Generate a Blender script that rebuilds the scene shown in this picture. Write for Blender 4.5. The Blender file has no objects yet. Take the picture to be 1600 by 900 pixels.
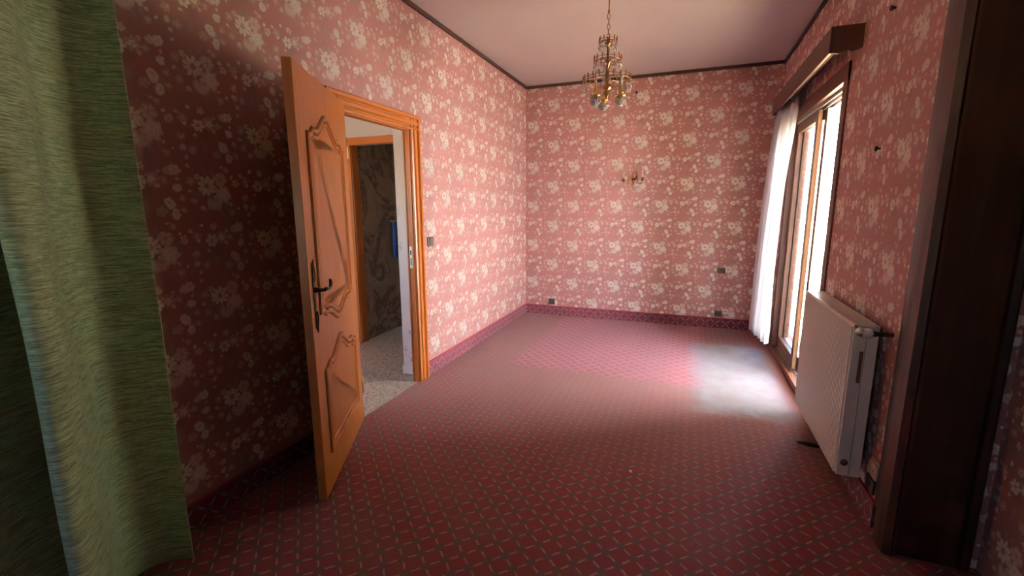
import bpy, bmesh, math, random
from mathutils import Vector, Matrix
random.seed(7)
PI = math.pi
sc = bpy.context.scene
col = sc.collection

# ------------------------------------------------------------------ camera
F_PX, YAW, PITCH, ROLL = 712.7, 0.3659, 0.1763, -0.0048
W, D, H = 2.812, 5.668, 2.86           # right wall, back wall, ceiling (left wall at x = 0)
fw = Vector((-math.sin(YAW)*math.cos(PITCH), math.cos(YAW)*math.cos(PITCH), -math.sin(PITCH)))
rt = Vector((math.cos(YAW), math.sin(YAW), 0)); up = rt.cross(fw)
r2 = rt*math.cos(ROLL)+up*math.sin(ROLL); u2 = up*math.cos(ROLL)-rt*math.sin(ROLL)
cd = bpy.data.cameras.new('camera'); cam = bpy.data.objects.new('camera', cd); col.objects.link(cam)
cd.sensor_width = 36; cd.lens = F_PX/1600*36; cd.clip_start = 0.02
M = Matrix((r2, u2, -fw)).transposed().to_4x4(); M.translation = (1.973, 0, 1.399)
cam.matrix_world = M
sc.camera = cam

# ------------------------------------------------------------------ sky, sun, exposure
SKY, SUN, EXPO = 4.2, 345.0, 0.45
wd = bpy.data.worlds.new('sky'); sc.world = wd; wd.use_nodes = True
wn = wd.node_tree.nodes; wl = wd.node_tree.links
bg = wn['Background']
sky = wn.new('ShaderNodeTexSky'); sky.sky_type = 'NISHITA'; sky.sun_disc = False
sky.sun_elevation = math.radians(50); sky.sun_rotation = math.radians(-60); sky.altitude = 50
sky.air_density = 1.0; sky.dust_density = 0.7
wl.new(sky.outputs[0], bg.inputs['Color']); bg.inputs['Strength'].default_value = SKY
sl = bpy.data.lights.new('sun', 'SUN'); sl.energy = SUN; sl.angle = math.radians(0.6); sl.color = (1.0, 0.985, 0.96)
so = bpy.data.objects.new('sun', sl); col.objects.link(so)
so.rotation_euler = Vector((0.50, -0.28, -0.80)).to_track_quat('-Z', 'Y').to_euler(); so.location = (-4, 6, 9)
def portal(name, loc, sx, sy, d):
    l = bpy.data.lights.new(name, 'AREA'); l.shape = 'RECTANGLE'; l.size = sx; l.size_y = sy
    l.cycles.is_portal = True
    o = bpy.data.objects.new(name, l); col.objects.link(o); o.location = loc
    o.rotation_euler = Vector(d).to_track_quat('-Z', 'Z').to_euler()
portal('sky_portal', (W+.15, 4.185, 1.1), 1.62, 2.2, (-1, 0, 0))
portal('sky_portal', (0.42, -2.66, 1.45), 0.6, 0.30, (0, 1, 0))
portal('sky_portal', (-1.0, 0.44, 1.5), 0.5, 0.8, (0, 1, 0))
vs = sc.view_settings
vs.view_transform = 'Standard'; vs.look = 'None'; vs.gamma = 1; vs.use_curve_mapping = False; vs.exposure = EXPO
sc.cycles.use_denoising = True; sc.cycles.adaptive_threshold = 0.025
sc.cycles.max_bounces = 9; sc.cycles.diffuse_bounces = 5; sc.cycles.glossy_bounces = 4
sc.cycles.transmission_bounces = 8; sc.cycles.transparent_max_bounces = 12
sc.cycles.sample_clamp_indirect = 6; sc.cycles.caustics_reflective = False; sc.cycles.caustics_refractive = False

# ------------------------------------------------------------------ node helpers
class NT:
    def __init__(s, name):
        s.m = bpy.data.materials.new(name); s.m.use_nodes = True
        s.t = s.m.node_tree; s.b = s.t.nodes['Principled BSDF']
    def link(s, v, sock):
        if isinstance(v, bpy.types.NodeSocket): s.t.links.new(v, sock)
        elif v is not None:
            if hasattr(sock.default_value, '__len__') and not hasattr(v, '__len__'): sock.default_value = [v]*len(sock.default_value)
            elif hasattr(v, '__len__') and len(v) == 3 and len(sock.default_value) == 4: sock.default_value = (*v, 1)
            else: sock.default_value = v
    def new(s, t, **k):
        n = s.t.nodes.new(t)
        for a, v in k.items(): setattr(n, a, v)
        return n
    def math(s, op, a, b=None, c=None):
        n = s.new('ShaderNodeMath', operation=op)
        for i, v in enumerate((a, b, c)): s.link(v, n.inputs[i])
        return n.outputs[0]
    def vm(s, op, a, b=None, scale=None):
        n = s.new('ShaderNodeVectorMath', operation=op)
        s.link(a, n.inputs[0])
        if b is not None: s.link(b, n.inputs[1])
        if scale is not None: s.link(scale, n.inputs['Scale'])
        return n.outputs['Value'] if op in ('LENGTH', 'DISTANCE', 'DOT_PRODUCT') else n.outputs[0]
    def mr(s, v, a, b, c=0., d=1., smooth=True):
        n = s.new('ShaderNodeMapRange', interpolation_type='SMOOTHSTEP' if smooth else 'LINEAR')
        s.link(v, n.inputs['Value']); s.link(a, n.inputs['From Min']); s.link(b, n.inputs['From Max']); s.link(c, n.inputs['To Min']); s.link(d, n.inputs['To Max'])
        return n.outputs[0]
    def mix(s, f, a, b, mode='MIX'):
        n = s.new('ShaderNodeMix', data_type='RGBA', blend_type=mode)
        s.link(f, n.inputs[0]); s.link(a, n.inputs[6]); s.link(b, n.inputs[7])
        return n.outputs[2]
    def noise(s, v, scale=5, detail=3, rough=.5, dist=0.):
        n = s.new('ShaderNodeTexNoise'); s.link(v, n.inputs['Vector'])
        n.inputs['Scale'].default_value = scale; n.inputs['Detail'].default_value = detail
        n.inputs['Roughness'].default_value = rough; n.inputs['Distortion'].default_value = dist
        return n
    def coord(s): return s.new('ShaderNodeTexCoord').outputs['Object']
    def sep(s, v):
        n = s.new('ShaderNodeSeparateXYZ'); s.link(v, n.inputs[0]); return n.outputs
    def comb(s, x, y=0., z=0.):
        n = s.new('ShaderNodeCombineXYZ')
        for i, v in enumerate((x, y, z)): s.link(v, n.inputs[i])
        return n.outputs[0]
    def scalev(s, v, sc3): return s.vm('MULTIPLY', v, sc3)
    def bump(s, h, strength=.3, dist=.01):
        n = s.new('ShaderNodeBump'); n.inputs['Strength'].default_value = strength; n.inputs['Distance'].default_value = dist
        s.link(h, n.inputs['Height']); s.t.links.new(n.outputs[0], s.b.inputs['Normal'])
    def set(s, **k):
        for a, v in k.items(): s.link(v, s.b.inputs[a.replace('_', ' ')])
        return s.m

def plain(name, c, rough=.6, metal=0., noise=.0, nscale=30, **k):
    n = NT(name)
    if noise:
        f = n.noise(n.coord(), nscale, 4).outputs[0]
        cc = n.mix(f, tuple(x*(1-noise) for x in c), tuple(min(1, x*(1+noise)) for x in c))
    else: cc = c
    return n.set(Base_Color=cc, Roughness=rough, Metallic=metal, **k)

def wood(name, c1, c2, axis=2, rough=.4, scale=1., coat=.0):
    n = NT(name); v = n.coord()
    st = [38*scale, 38*scale, 38*scale]; st[axis] = 2.2*scale
    a = n.noise(n.scalev(v, tuple(st)), 1., 5, .6, .6).outputs[0]
    st2 = [150*scale]*3; st2[axis] = 6*scale
    b = n.noise(n.scalev(v, tuple(st2)), 1., 2).outputs[0]
    f = n.mr(n.math('ADD', n.math('MULTIPLY', a, .75), n.math('MULTIPLY', b, .25)), .32, .68)
    n.bump(b, .08, .002)
    return n.set(Base_Color=n.mix(f, c1, c2), Roughness=rough, Coat_Weight=coat, Coat_Roughness=.25)

# ------------------------------------------------------------------ wallpaper (flat floral print)
def wallpaper(name, axis, u0, v0, flip=1):
    n = NT(name); xyz = n.sep(n.coord()); k = 0.525/860
    u = xyz['XY'.index(axis)]; v = xyz[2]
    U = n.math('MULTIPLY_ADD', u, flip/k, -u0*flip/k); V = n.math('MULTIPLY_ADD', v, 1/k, -v0/k)
    raw = n.comb(U, V, 0.)
    wob = n.noise(raw, .016, 2).outputs['Color']
    raw2 = n.vm('ADD', raw, n.vm('SCALE', n.vm('SUBTRACT', wob, (.5, .5, .5)), scale=26.))
    wob2 = n.noise(raw, .055, 3, .65).outputs['Color']
    raw2 = n.vm('ADD', raw2, n.vm('SCALE', n.vm('SUBTRACT', wob2, (.5, .5, .5)), scale=34.))
    s = n.sep(raw2)
    row = n.math('FLOOR', n.math('MULTIPLY_ADD', s[1], 1/400, .55))
    Vp = n.math('MULTIPLY_ADD', row, -400., s[1])
    Up = n.math('WRAP', n.math('MULTIPLY_ADD', row, -430., s[0]), 645., -215.)
    P = n.comb(Up, Vp, 0.)
    fine = n.noise(raw, .05, 3, .6).outputs[0]
    mott = n.noise(n.scalev(raw, (.02, .004, 0)), 1., 3).outputs[0]
    c = n.mix(mott, (.41, .195, .178), (.48, .235, .216))
    CR, PK, DM, GR, DK = (.90, .85, .78), (.78, .64, .59), (.62, .43, .385), (.42, .31, .27), (.32, .175, .155)
    def dist(x, y, el=1., rot=0.):
        d = n.vm('SUBTRACT', P, (x, y, 0.))
        if el != 1.:
            r = n.new('ShaderNodeVectorRotate', rotation_type='Z_AXIS'); n.link(d, r.inputs['Vector']); r.inputs['Angle'].default_value = -rot
            d = n.vm('MULTIPLY', r.outputs[0], (1., el, 1.))
        return d
    def leaf(c, x, y, r, el, rot, cc, soft=.25):
        l = n.vm('LENGTH', dist(x, y, el, math.radians(rot)))
        return n.mix(n.mr(l, r*(1-soft), r*(1+soft*.4), 1., 0.), c, cc)
    def blob(c, x, y, r, cc, soft=.25, ring=False):
        l = n.vm('DISTANCE', P, (x, y, 0.))
        m = n.mr(l, r*(1-soft), r*(1+soft*.5), 1., 0.)
        if ring:
            w = n.math('SINE', n.math('MULTIPLY_ADD', fine, 5., n.math('MULTIPLY', l, 14./r)))
            cc = n.mix(n.mr(w, .1, .9, 0., .55), cc, tuple(q*.72 for q in cc))
        return n.mix(m, c, cc)
    def daisy(c, x, y, r, k_, cc, ctr, ph=0.):
        d = dist(x, y); l = n.vm('LENGTH', d); e = n.sep(d)
        a = n.math('ARCTAN2', e[1], e[0])
        pt = n.math('ABSOLUTE', n.math('COSINE', n.math('MULTIPLY_ADD', a, k_/2, ph)))
        R = n.math('MULTIPLY_ADD', n.math('POWER', pt, .5), r*.55, r*.5)
        q = n.math('SUBTRACT', R, l)
        m = n.mr(q, -r*.06, r*.10)
        sh = n.mix(n.mr(pt, .1, .6, .5, 0.), cc, tuple(z*.62 for z in cc))
        sh = n.mix(n.mr(l, r*.22, r*.36, 1., 0.), sh, ctr)
        return n.mix(m, c, sh)
    # scattered small leaves behind everything
    for (x, y, r, el, rot) in ((-70, -128, 42, 2.0, 60), (30, -150, 40, 3.2, -60), (85, -135, 38, 3.2, -65), (-60, 115, 46, 3., 115), (-10, 128, 40, 3., 70),
                               (135, 40, 38, 3., 20), (-135, -30, 40, 2.4, 160), (390, -115, 42, 2.2, 80), (330, 20, 34, 2.4, 140), (425, 35, 30, 3, 60), (500, -150, 36, 2.6, 30), (585, -125, 34, 2.2, 100)):
        c = leaf(c, x, y, r, el, rot, GR)
    # big bouquet
    c = blob(c, 45, 72, 56, DM, .2, True); c = blob(c, -12, -88, 60, PK, .3, True)
    c = blob(c, 0, -10, 70, DK, .5)
    c = daisy(c, 45, 75, 48, 6, PK, DM, .4)
    c = daisy(c, -58, 26, 68, 9, CR, (.52, .36, .22)); c = daisy(c, 52, -34, 72, 7, PK, PK, .5)
    c = blob(c, 62, -30, 50, CR, .18, True)
    c = daisy(c, 165, 58, 30, 5, PK, DM); c = daisy(c, -105, -125, 22, 5, PK, PK)
    c = daisy(c, -120, 88, 24, 5, PK, DM, .5); c = blob(c, 140, 100, 13, CR); c = blob(c, 112, -102, 14, PK)
    # medium bunch
    c = daisy(c, 440, 62, 48, 7, DM, GR, .3); c = blob(c, 400, -10, 40, DK, .6)
    c = daisy(c, 360, 38, 44, 6, CR, (.60, .38, .25), .2); c = daisy(c, 385, 140, 26, 5, PK, DM); c = daisy(c, 438, 60, 24, 5, CR, PK, .6)
    c = blob(c, 470, 18, 15, PK); c = blob(c, 330, -30, 13, PK); c = blob(c, 480, 110, 12, PK)
    for (x, y, r, k_, cc) in ((255, 75, 34, 6, DM), (235, -50, 30, 5, DM), (-170, 55, 30, 5, DM), (-160, -75, 28, 6, DM), (120, -165, 26, 5, DM), (300, -130, 30, 6, DM), (100, 150, 24, 5, DM), (510, 55, 26, 5, DM), (620, -60, 24, 5, DM)):
        c = daisy(c, x, y, r, k_, cc, PK, x*.7)
    # pair of rosebuds
    c = daisy(c, 475, -148, 34, 5, DM, DM); c = daisy(c, 622, -142, 24, 5, DM, PK)
    c = leaf(c, 533, -95, 46, 1.35, -55, CR, .15); c = leaf(c, 566, -170, 38, 1.3, 80, CR, .15)
    c = leaf(c, 533, -88, 18, 1.6, -55, PK, .4); c = leaf(c, 570, -165, 14, 1.6, 80, PK, .4)
    # small rose, tilted bloom, specks
    c = blob(c, 590, 10, 30, CR, .25, True)
    c = leaf(c, 570, 122, 58, 1.7, 10, PK, .2); c = daisy(c, 590, 128, 36, 6, CR, PK)
    for (x, y, r, cc) in ((235, -118, 24, PK), (170, -130, 11, CR), (255, -180, 17, PK), (215, 110, 16, PK), (265, 40, 13, CR), (-185, -10, 15, PK), (250, -40, 11, PK), (600, 65, 12, PK), (300, 150, 14, CR), (-180, 160, 13, PK), (70, 170, 12, PK)):
        c = blob(c, x, y, r, cc, .35)
    c = n.mix(n.mr(fine, .3, .75, 0., .22), c, (.43, .22, .20))
    return n.set(Base_Color=c, Roughness=.62, Specular_IOR_Level=.3)

def carpet(name, plane='XY', off=(0., 0.), wear=True):
    n = NT(name); co = n.coord(); s = n.sep(co); c_ = .109
    a = s['XYZ'.index(plane[0])]; b = s['XYZ'.index(plane[1])]
    jit = n.noise(co, 9, 2).outputs['Color']; js = n.sep(jit)
    A = n.math('MULTIPLY_ADD', n.math('MULTIPLY_ADD', js[0], .016, a), 2*PI/c_, off[0])
    B = n.math('MULTIPLY_ADD', n.math('MULTIPLY_ADD', js[1], .016, b), 2*PI/c_, off[1])
    ca, cb = n.math('COSINE', A), n.math('COSINE', B)
    g = n.math('ABSOLUTE', n.math('ADD', ca, cb))
    line = n.mr(g, .30, .56, 1., 0.)
    steep = n.math('MULTIPLY', n.math('ABSOLUTE', n.math('SINE', A)), n.math('ABSOLUTE', n.math('SINE', B)))
    brk = n.noise(co, 30, 2).outputs[0]
    dash = n.math('MULTIPLY', n.math('MULTIPLY', n.mr(steep, .35, .8), n.mr(g, .12, .42, 1., 0.)), n.mr(brk, .3, .55, .45, 1.))
    lc = n.mix(dash, (.135, .078, .072), (.50, .25, .23))
    tuft = n.noise(co, 420, 2).outputs[0]; mot = n.noise(co, 22, 4, .6).outputs[0]
    red = n.mix(mot, (.20, .028, .034), (.27, .042, .047))
    if not wear: red = n.mix(mot, (.125, .014, .028), (.17, .022, .038)); lc = n.mix(dash, (.11, .085, .10), (.46, .26, .28))
    cl = n.mix(line, red, lc)
    if wear:
        x, y = s[0], s[1]
        ns = n.noise(co, 1.7, 4, .6).outputs[0]; ns2 = n.noise(co, 7, 4, .6).outputs[0]
        wx = n.math('MULTIPLY_ADD', n.math('SUBTRACT', ns2, .5), .16, x); wy = n.math('MULTIPLY_ADD', n.math('SUBTRACT', ns2, .5), .16, y)
        def boxm(x0, x1, y0, y1, e):
            m = n.math('MULTIPLY', n.mr(wx, x0-e, x0+e), n.mr(wx, x1-e, x1+e, 1., 0.))
            return n.math('MULTIPLY', m, n.math('MULTIPLY', n.mr(wy, y0-e, y0+e), n.mr(wy, y1-e, y1+e, 1., 0.)))
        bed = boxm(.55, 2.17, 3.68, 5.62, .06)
        path = n.math('MULTIPLY', n.mr(wy, 2.0, 3.0), n.mr(wy, 5.4, 5.6, 1., 0.))
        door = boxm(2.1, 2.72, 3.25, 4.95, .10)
        dirt = n.math('MULTIPLY', n.math('MULTIPLY', path, n.math('SUBTRACT', 1., bed)), n.mr(ns, .25, .6, .55, .95))
        dirt = n.math('MAXIMUM', dirt, n.math('MULTIPLY', n.mr(ns, .45, .62), .55))
        dirt = n.math('MULTIPLY', dirt, n.math('SUBTRACT', 1., n.math('MULTIPLY', bed, .9)))
        cl = n.mix(n.math('MULTIPLY', dirt, .66), cl, n.mix(ns2, (.18, .078, .068), (.25, .112, .098)))
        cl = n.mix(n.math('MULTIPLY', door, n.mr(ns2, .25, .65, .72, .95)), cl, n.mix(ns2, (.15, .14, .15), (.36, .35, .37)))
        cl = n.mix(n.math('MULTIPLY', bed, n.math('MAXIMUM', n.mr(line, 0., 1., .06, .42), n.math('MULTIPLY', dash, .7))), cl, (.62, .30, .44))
    cl = n.mix(n.mr(tuft, .3, .7, .35, 0.), cl, n.mix(1., cl, (.45, .42, .42), 'MULTIPLY'))
    n.bump(tuft, .5, .004)
    return n.set(Base_Color=cl, Roughness=.85, Sheen_Weight=.12, Sheen_Roughness=.5, Specular_IOR_Level=.25)

# ------------------------------------------------------------------ materials
MAT = {}
MAT['paper_left'] = wallpaper('floral wallpaper left', 'Y', 1.728, 2.21)
MAT['paper_back'] = wallpaper('floral wallpaper back', 'X', 1.678, 1.403)
MAT['paper_right'] = wallpaper('floral wallpaper right', 'Y', 2.47, 1.62, -1)
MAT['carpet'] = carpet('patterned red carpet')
MAT['bb_y'] = carpet('carpet skirting along depth', 'YZ', (0., -.0585*2*PI/.109), False)
MAT['bb_x'] = carpet('carpet skirting along width', 'XZ', (0., -.0585*2*PI/.109), False)
MAT['ceiling'] = plain('pink white ceiling paint', (.62, .56, .57), .9, noise=.03, nscale=2)
MAT['dark_trim'] = plain('dark brown trim', (.035, .012, .009), .5)
MAT['red_edge'] = plain('red binding', (.30, .02, .045), .7)
MAT['door_wood'] = wood('honey oak', (.43, .127, .019), (.53, .175, .028), 2, .38, 1., .25)
MAT['door_wood_h'] = wood('honey oak crosswise', (.43, .127, .019), (.53, .175, .028), 1, .38, 1., .25)
MAT['door_wood_x'] = wood('honey oak sideways', (.43, .127, .019), (.53, .175, .028), 0, .38, 1., .25)
MAT['groove'] = plain('dark oak groove', (.075, .022, .006), .5)
MAT['dark_wood'] = wood('dark mahogany', (.016, .005, .003), (.036, .012, .006), 2, .35, .8, .1)
MAT['casing_wood'] = wood('reddish brown casing', (.042, .013, .008), (.075, .025, .016), 2, .5)
MAT['window_wood'] = wood('brown window frame', (.085, .030, .018), (.135, .052, .032), 1, .45)
MAT['window_wood_v'] = wood('brown window frame upright', (.085, .030, .018), (.135, .052, .032), 2, .45)
MAT['lit_edge_wood'] = wood('daylit tan sash edge', (.40, .22, .10), (.52, .31, .15), 2, .5)  # lighter colour stands in for daylight catching the sash edge
MAT['alu'] = plain('pale aluminium track', (.72, .70, .68), .35, .6)
MAT['iron'] = plain('aged iron', (.045, .032, .024), .45, .8, noise=.3, nscale=60)
MAT['brass'] = plain('bright brass', (.80, .49, .14), .3, 1.)
MAT['old_brass'] = plain('old brass', (.34, .17, .06), .32, 1., noise=.25, nscale=80)
MAT['steel'] = plain('pale steel', (.68, .64, .56), .35, .8)
MAT['radiator'] = plain('cream radiator enamel', (.86, .82, .71), .42)
MAT['rad_dark'] = plain('radiator grille shadow gap', (.12, .10, .085), .6)
MAT['label_brown'] = plain('brown sticker', (.26, .10, .05), .5)
MAT['black'] = plain('black plastic', (.012, .011, .011), .4)
MAT['plate'] = plain('bronze grey plate', (.13, .105, .09), .35, .3)
MAT['insert'] = plain('dark socket insert', (.055, .05, .045), .4)
MAT['ivory'] = plain('ivory plastic', (.62, .50, .36), .45)
MAT['white'] = plain('white plastic', (.78, .76, .72), .4)
MAT['candle'] = plain('ivory candle sleeve', (.80, .66, .52), .5)
MAT['crumb'] = plain('plaster crumb', (.75, .7, .63), .9)
MAT['red_bit'] = plain('red scrap', (.5, .02, .05), .6)
MAT['blue'] = plain('blue terry towel', (.04, .12, .42), .9, noise=.3, nscale=200)
MAT['terrace'] = plain('cream terrace paving', (.78, .57, .32), .8, noise=.06, nscale=3)
MAT['light_screen'] = plain('dark green hedge', (.035, .048, .03), .8, noise=.4, nscale=9)
MAT['soffit'] = plain('cream soffit paint', (.76, .68, .50), .9)
MAT['reflector'] = plain('white facade render', (.82, .82, .81), .9, noise=.04, nscale=6)
g = NT('window glass'); out = g.t.nodes['Material Output']
gt = g.new('ShaderNodeBsdfTransparent'); gt.inputs[0].default_value = (.93, .96, .97, 1)
gg = g.new('ShaderNodeBsdfGlossy'); gg.inputs['Roughness'].default_value = .01
lw = g.new('ShaderNodeLayerWeight'); gfac = g.math('MULTIPLY_ADD', g.math('POWER', lw.outputs['Facing'], 5.), .5, .02)
gm = g.new('ShaderNodeMixShader'); g.t.links.new(gfac, gm.inputs[0]); g.t.links.new(gt.outputs[0], gm.inputs[1]); g.t.links.new(gg.outputs[0], gm.inputs[2])
g.t.links.new(gm.outputs[0], out.inputs[0]); MAT['glass'] = g.m
g = NT('crystal'); MAT['crystal'] = g.set(Base_Color=(1., .96, .92), Roughness=.03, Transmission_Weight=.5, IOR=1.55)

n = NT('green chenille'); co = n.coord()
st = n.noise(n.scalev(co, (14, 14, 240)), 1., 4, .6, .3).outputs[0]; st2 = n.noise(n.scalev(co, (60, 60, 700)), 1., 2).outputs[0]
f = n.mr(n.math('ADD', n.math('MULTIPLY', st, .65), n.math('MULTIPLY', st2, .35)), .36, .64)
n.bump(st2, .5, .004)
MAT['chenille'] = n.set(Base_Color=n.mix(f, (.22, .32, .15), (.68, .88, .60)), Roughness=.7, Sheen_Weight=.6, Sheen_Roughness=.4, Sheen_Tint=(.8, .9, .75))

n = NT('white voile'); out = n.t.nodes['Material Output']
tr = n.new('ShaderNodeBsdfTranslucent'); tr.inputs[0].default_value = (.92, .90, .92, 1)
df = n.new('ShaderNodeBsdfDiffuse'); df.inputs[0].default_value = (.90, .88, .90, 1)
mx = n.new('ShaderNodeMixShader'); mx.inputs[0].default_value = .6
n.t.links.new(df.outputs[0], mx.inputs[1]); n.t.links.new(tr.outputs[0], mx.inputs[2]); n.t.links.new(mx.outputs[0], out.inputs[0])
MAT['voile'] = n.m

n = NT('beige terrazzo'); co = n.coord()
v1 = n.new('ShaderNodeTexVoronoi'); n.link(co, v1.inputs['Vector']); v1.inputs['Scale'].default_value = 75
ch = n.mr(n.sep(v1.outputs['Color'])[0], .0, 1.)
c = n.mix(ch, (.40, .30, .20), (.74, .66, .54)); c = n.mix(n.mr(n.sep(v1.outputs['Color'])[1], .86, .9), c, (.16, .11, .08))
c = n.mix(n.mr(v1.outputs['Distance'], .25, .6, 0., .5), c, (.66, .58, .46))
MAT['terrazzo'] = n.set(Base_Color=c, Roughness=.3)

n = NT('veined brown marble'); co = n.coord()
wv = n.noise(co, 1.7, 8, .7, 1.1).outputs[0]
vein = n.mr(n.math('ABSOLUTE', n.math('SUBTRACT', wv, .5)), .0, .06, 1., 0.)
base = n.mix(n.noise(co, 5, 5, .6, .8).outputs[0], (.30, .22, .16), (.52, .42, .33))
MAT['marble'] = n.set(Base_Color=n.mix(n.math('MULTIPLY', vein, .75), base, (.14, .09, .07)), Roughness=.22)

n = NT('white sprigged wallpaper'); co = n.coord()
v1 = n.new('ShaderNodeTexVoronoi'); n.link(n.scalev(co, (1, 1, .7)), v1.inputs['Vector']); v1.inputs['Scale'].default_value = 6.
nz = n.noise(co, 40, 3).outputs[0]
m = n.math('MULTIPLY', n.mr(v1.outputs['Distance'], .12, .3, 1., 0.), n.mr(nz, .5, .6))
MAT['sprig'] = n.set(Base_Color=n.mix(n.math('MULTIPLY', m, .6), (.80, .76, .72), (.33, .27, .32)), Roughness=.7)

# ------------------------------------------------------------------ mesh helpers
class MB:
    def __init__(s): s.v = []; s.f = []; s.sm = []
    def add(s, vs, fs, smooth=False):
        b = len(s.v); s.v += [tuple(v) for v in vs]; s.f += [tuple(i+b for i in f) for f in fs]; s.sm += [smooth]*len(fs); return s
    def box(s, x0, x1, y0, y1, z0, z1):
        vs = [(x, y, z) for z in (z0, z1) for y in (y0, y1) for x in (x0, x1)]
        return s.add(vs, [(0, 2, 3, 1), (4, 5, 7, 6), (0, 1, 5, 4), (2, 6, 7, 3), (0, 4, 6, 2), (1, 3, 7, 5)])
    def prism(s, poly, axis, a, b):            # polygon in the two other axes (in xyz order), extruded along axis
        k = len(poly)
        def pt(p, h): q = list(p); q.insert(axis, h); return q
        vs = [pt(p, a) for p in poly]+[pt(p, b) for p in poly]
        fs = [tuple(range(k-1, -1, -1)), tuple(range(k, 2*k))]+[(i, (i+1) % k, k+(i+1) % k, k+i) for i in range(k)]
        return s.add(vs, fs)
    def tube(s, path, r, n=8, closed=False, caps=True):
        P = [Vector(p) for p in path]; L = len(P); rr = r if hasattr(r, '__len__') else [r]*L
        vs = []; up = None
        for i, p in enumerate(P):
            if closed: t = P[(i+1) % L]-P[i-1]
            else: t = P[min(i+1, L-1)]-P[max(i-1, 0)]
            t.normalize()
            if up is None: up = Vector((0, 0, 1)) if abs(t.z) < .9 else Vector((1, 0, 0))
            a = t.cross(up).normalized(); b = a.cross(t).normalized(); up = b
            vs += [p+(a*math.cos(2*PI*j/n)+b*math.sin(2*PI*j/n))*rr[i] for j in range(n)]
        fs = []
        for i in range(L if closed else L-1):
            j = (i+1) % L
            fs += [(i*n+q, i*n+(q+1) % n, j*n+(q+1) % n, j*n+q) for q in range(n)]
        if caps and not closed: fs += [tuple(range(n-1, -1, -1)), tuple((L-1)*n+q for q in range(n))]
        return s.add(vs, fs, True)
    def lathe(s, prof, c=(0, 0, 0), n=16, M=None):
        vs = []
        for r, z in prof:
            for j in range(n):
                q = Vector((r*math.cos(2*PI*j/n), r*math.sin(2*PI*j/n), z))
                if M is not None: q = M @ q
                vs.append(q+Vector(c))
        fs = [(i*n+j, i*n+(j+1) % n, (i+1)*n+(j+1) % n, (i+1)*n+j) for i in range(len(prof)-1) for j in range(n)]
        L = len(prof)
        fs += [tuple(range(n-1, -1, -1)), tuple((L-1)*n+q for q in range(n))]
        return s.add(vs, fs, True)
    def ring(s, c, R, r, n=32, m=6):
        return s.tube([(c[0]+R*math.cos(2*PI*i/n), c[1]+R*math.sin(2*PI*i/n), c[2]) for i in range(n)], r, m, True)
    def crystal(s, c, r, h, n=6):
        vs = [(c[0], c[1], c[2])]+[(c[0]+r*math.cos(2*PI*j/n), c[1]+r*math.sin(2*PI*j/n), c[2]-h*.65) for j in range(n)]+[(c[0], c[1], c[2]-h)]
        return s.add(vs, [(0, 1+j, 1+(j+1) % n) for j in range(n)]+[(n+1, 1+(j+1) % n, 1+j) for j in range(n)])
    def build(s, name, mat, parent=None, bevel=0., seg=2):
        me = bpy.data.meshes.new(name); me.from_pydata(s.v, [], s.f); me.update()
        bm = bmesh.new(); bm.from_mesh(me); bmesh.ops.recalc_face_normals(bm, faces=bm.faces); bm.to_mesh(me); bm.free()
        for p, q in zip(me.polygons, s.sm): p.use_smooth = q
        me.materials.append(MAT[mat])
        o = bpy.data.objects.new(name, me); col.objects.link(o)
        if parent is not None:
            o.parent = parent
            if parent.get('_world'): o.matrix_parent_inverse = Matrix.Translation(parent.location).inverted()
            elif parent.parent is not None and parent.parent.get('_world') and parent.type == 'MESH': pass
        if bevel:
            b = o.modifiers.new('bevel', 'BEVEL'); b.width = bevel; b.segments = seg; b.limit_method = 'ANGLE'; b.angle_limit = .6
        return o
def box(*a): return MB().box(*a)
def tag(o, label=None, cat=None, group=None, kind=None):
    if label: o['label'] = label
    if cat: o['category'] = cat
    if group: o['group'] = group
    if kind: o['kind'] = kind
    return o
def struct(o, label=None): return tag(o, label, None, None, 'structure')
def thing(name, loc, label=None, cat=None, rotz=0., group=None, world=True):
    o = bpy.data.objects.new(name, None); col.objects.link(o); o.location = loc; o.rotation_euler = (0, 0, rotz); o.empty_display_size = .1
    if world: o['_world'] = 1
    return tag(o, label, cat, group)

# ------------------------------------------------------------------ room shell
NX, NY = 3.10, -2.6                     # right wall and near wall of the wider near part
DY0, DY1, DZ = 2.28, 3.035, 1.975       # doorway in the left wall
WY0, WY1, WZ = 3.40, 4.97, 2.20         # sliding window in the right wall
PY = 2.10                               # the pier where the right wall steps out
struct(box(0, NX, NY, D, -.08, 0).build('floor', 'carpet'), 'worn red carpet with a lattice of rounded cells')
struct(box(-.12, NX+.1, NY-.12, D+.12, H, H+.1).build('ceiling', 'ceiling'), 'plain pinkish white ceiling')
m = MB().box(-.045, 0, NY, DY0, 0, H).box(-.045, 0, DY1, D, 0, H).box(-.045, 0, DY0, DY1, DZ, H)
struct(m.build('wall_left', 'paper_left'), 'long left wall in red floral wallpaper with open doorway')
struct(box(-.12, W+.14, D, D+.12, 0, H).build('wall_back', 'paper_back'), 'far wall in pink floral wallpaper')
m = MB().box(W, W+.14, PY, WY0, 0, H).box(W, W+.14, WY1, D, 0, H).box(W, W+.14, WY0, WY1, WZ, H)
struct(m.build('wall_right', 'paper_right'), 'right wall in red floral wallpaper around the sliding window')
struct(box(NX, NX+.15, NY, PY, 0, H).build('wall_near_right', 'paper_right'), 'shaded floral wall at the right edge beside the dark pier')
struct(box(W+.14, NX+.15, PY, PY+.12, 0, H).build('wall_pier', 'paper_back'), 'narrow floral strip of wall right of the dark wood pier')
m = MB().box(-.045, .12, NY-.12, NY, 0, H).box(.72, NX+.15, NY-.12, NY, 0, H).box(.12, .72, NY-.12, NY, 0, 1.30).box(.12, .72, NY-.12, NY, 1.60, H)
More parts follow.
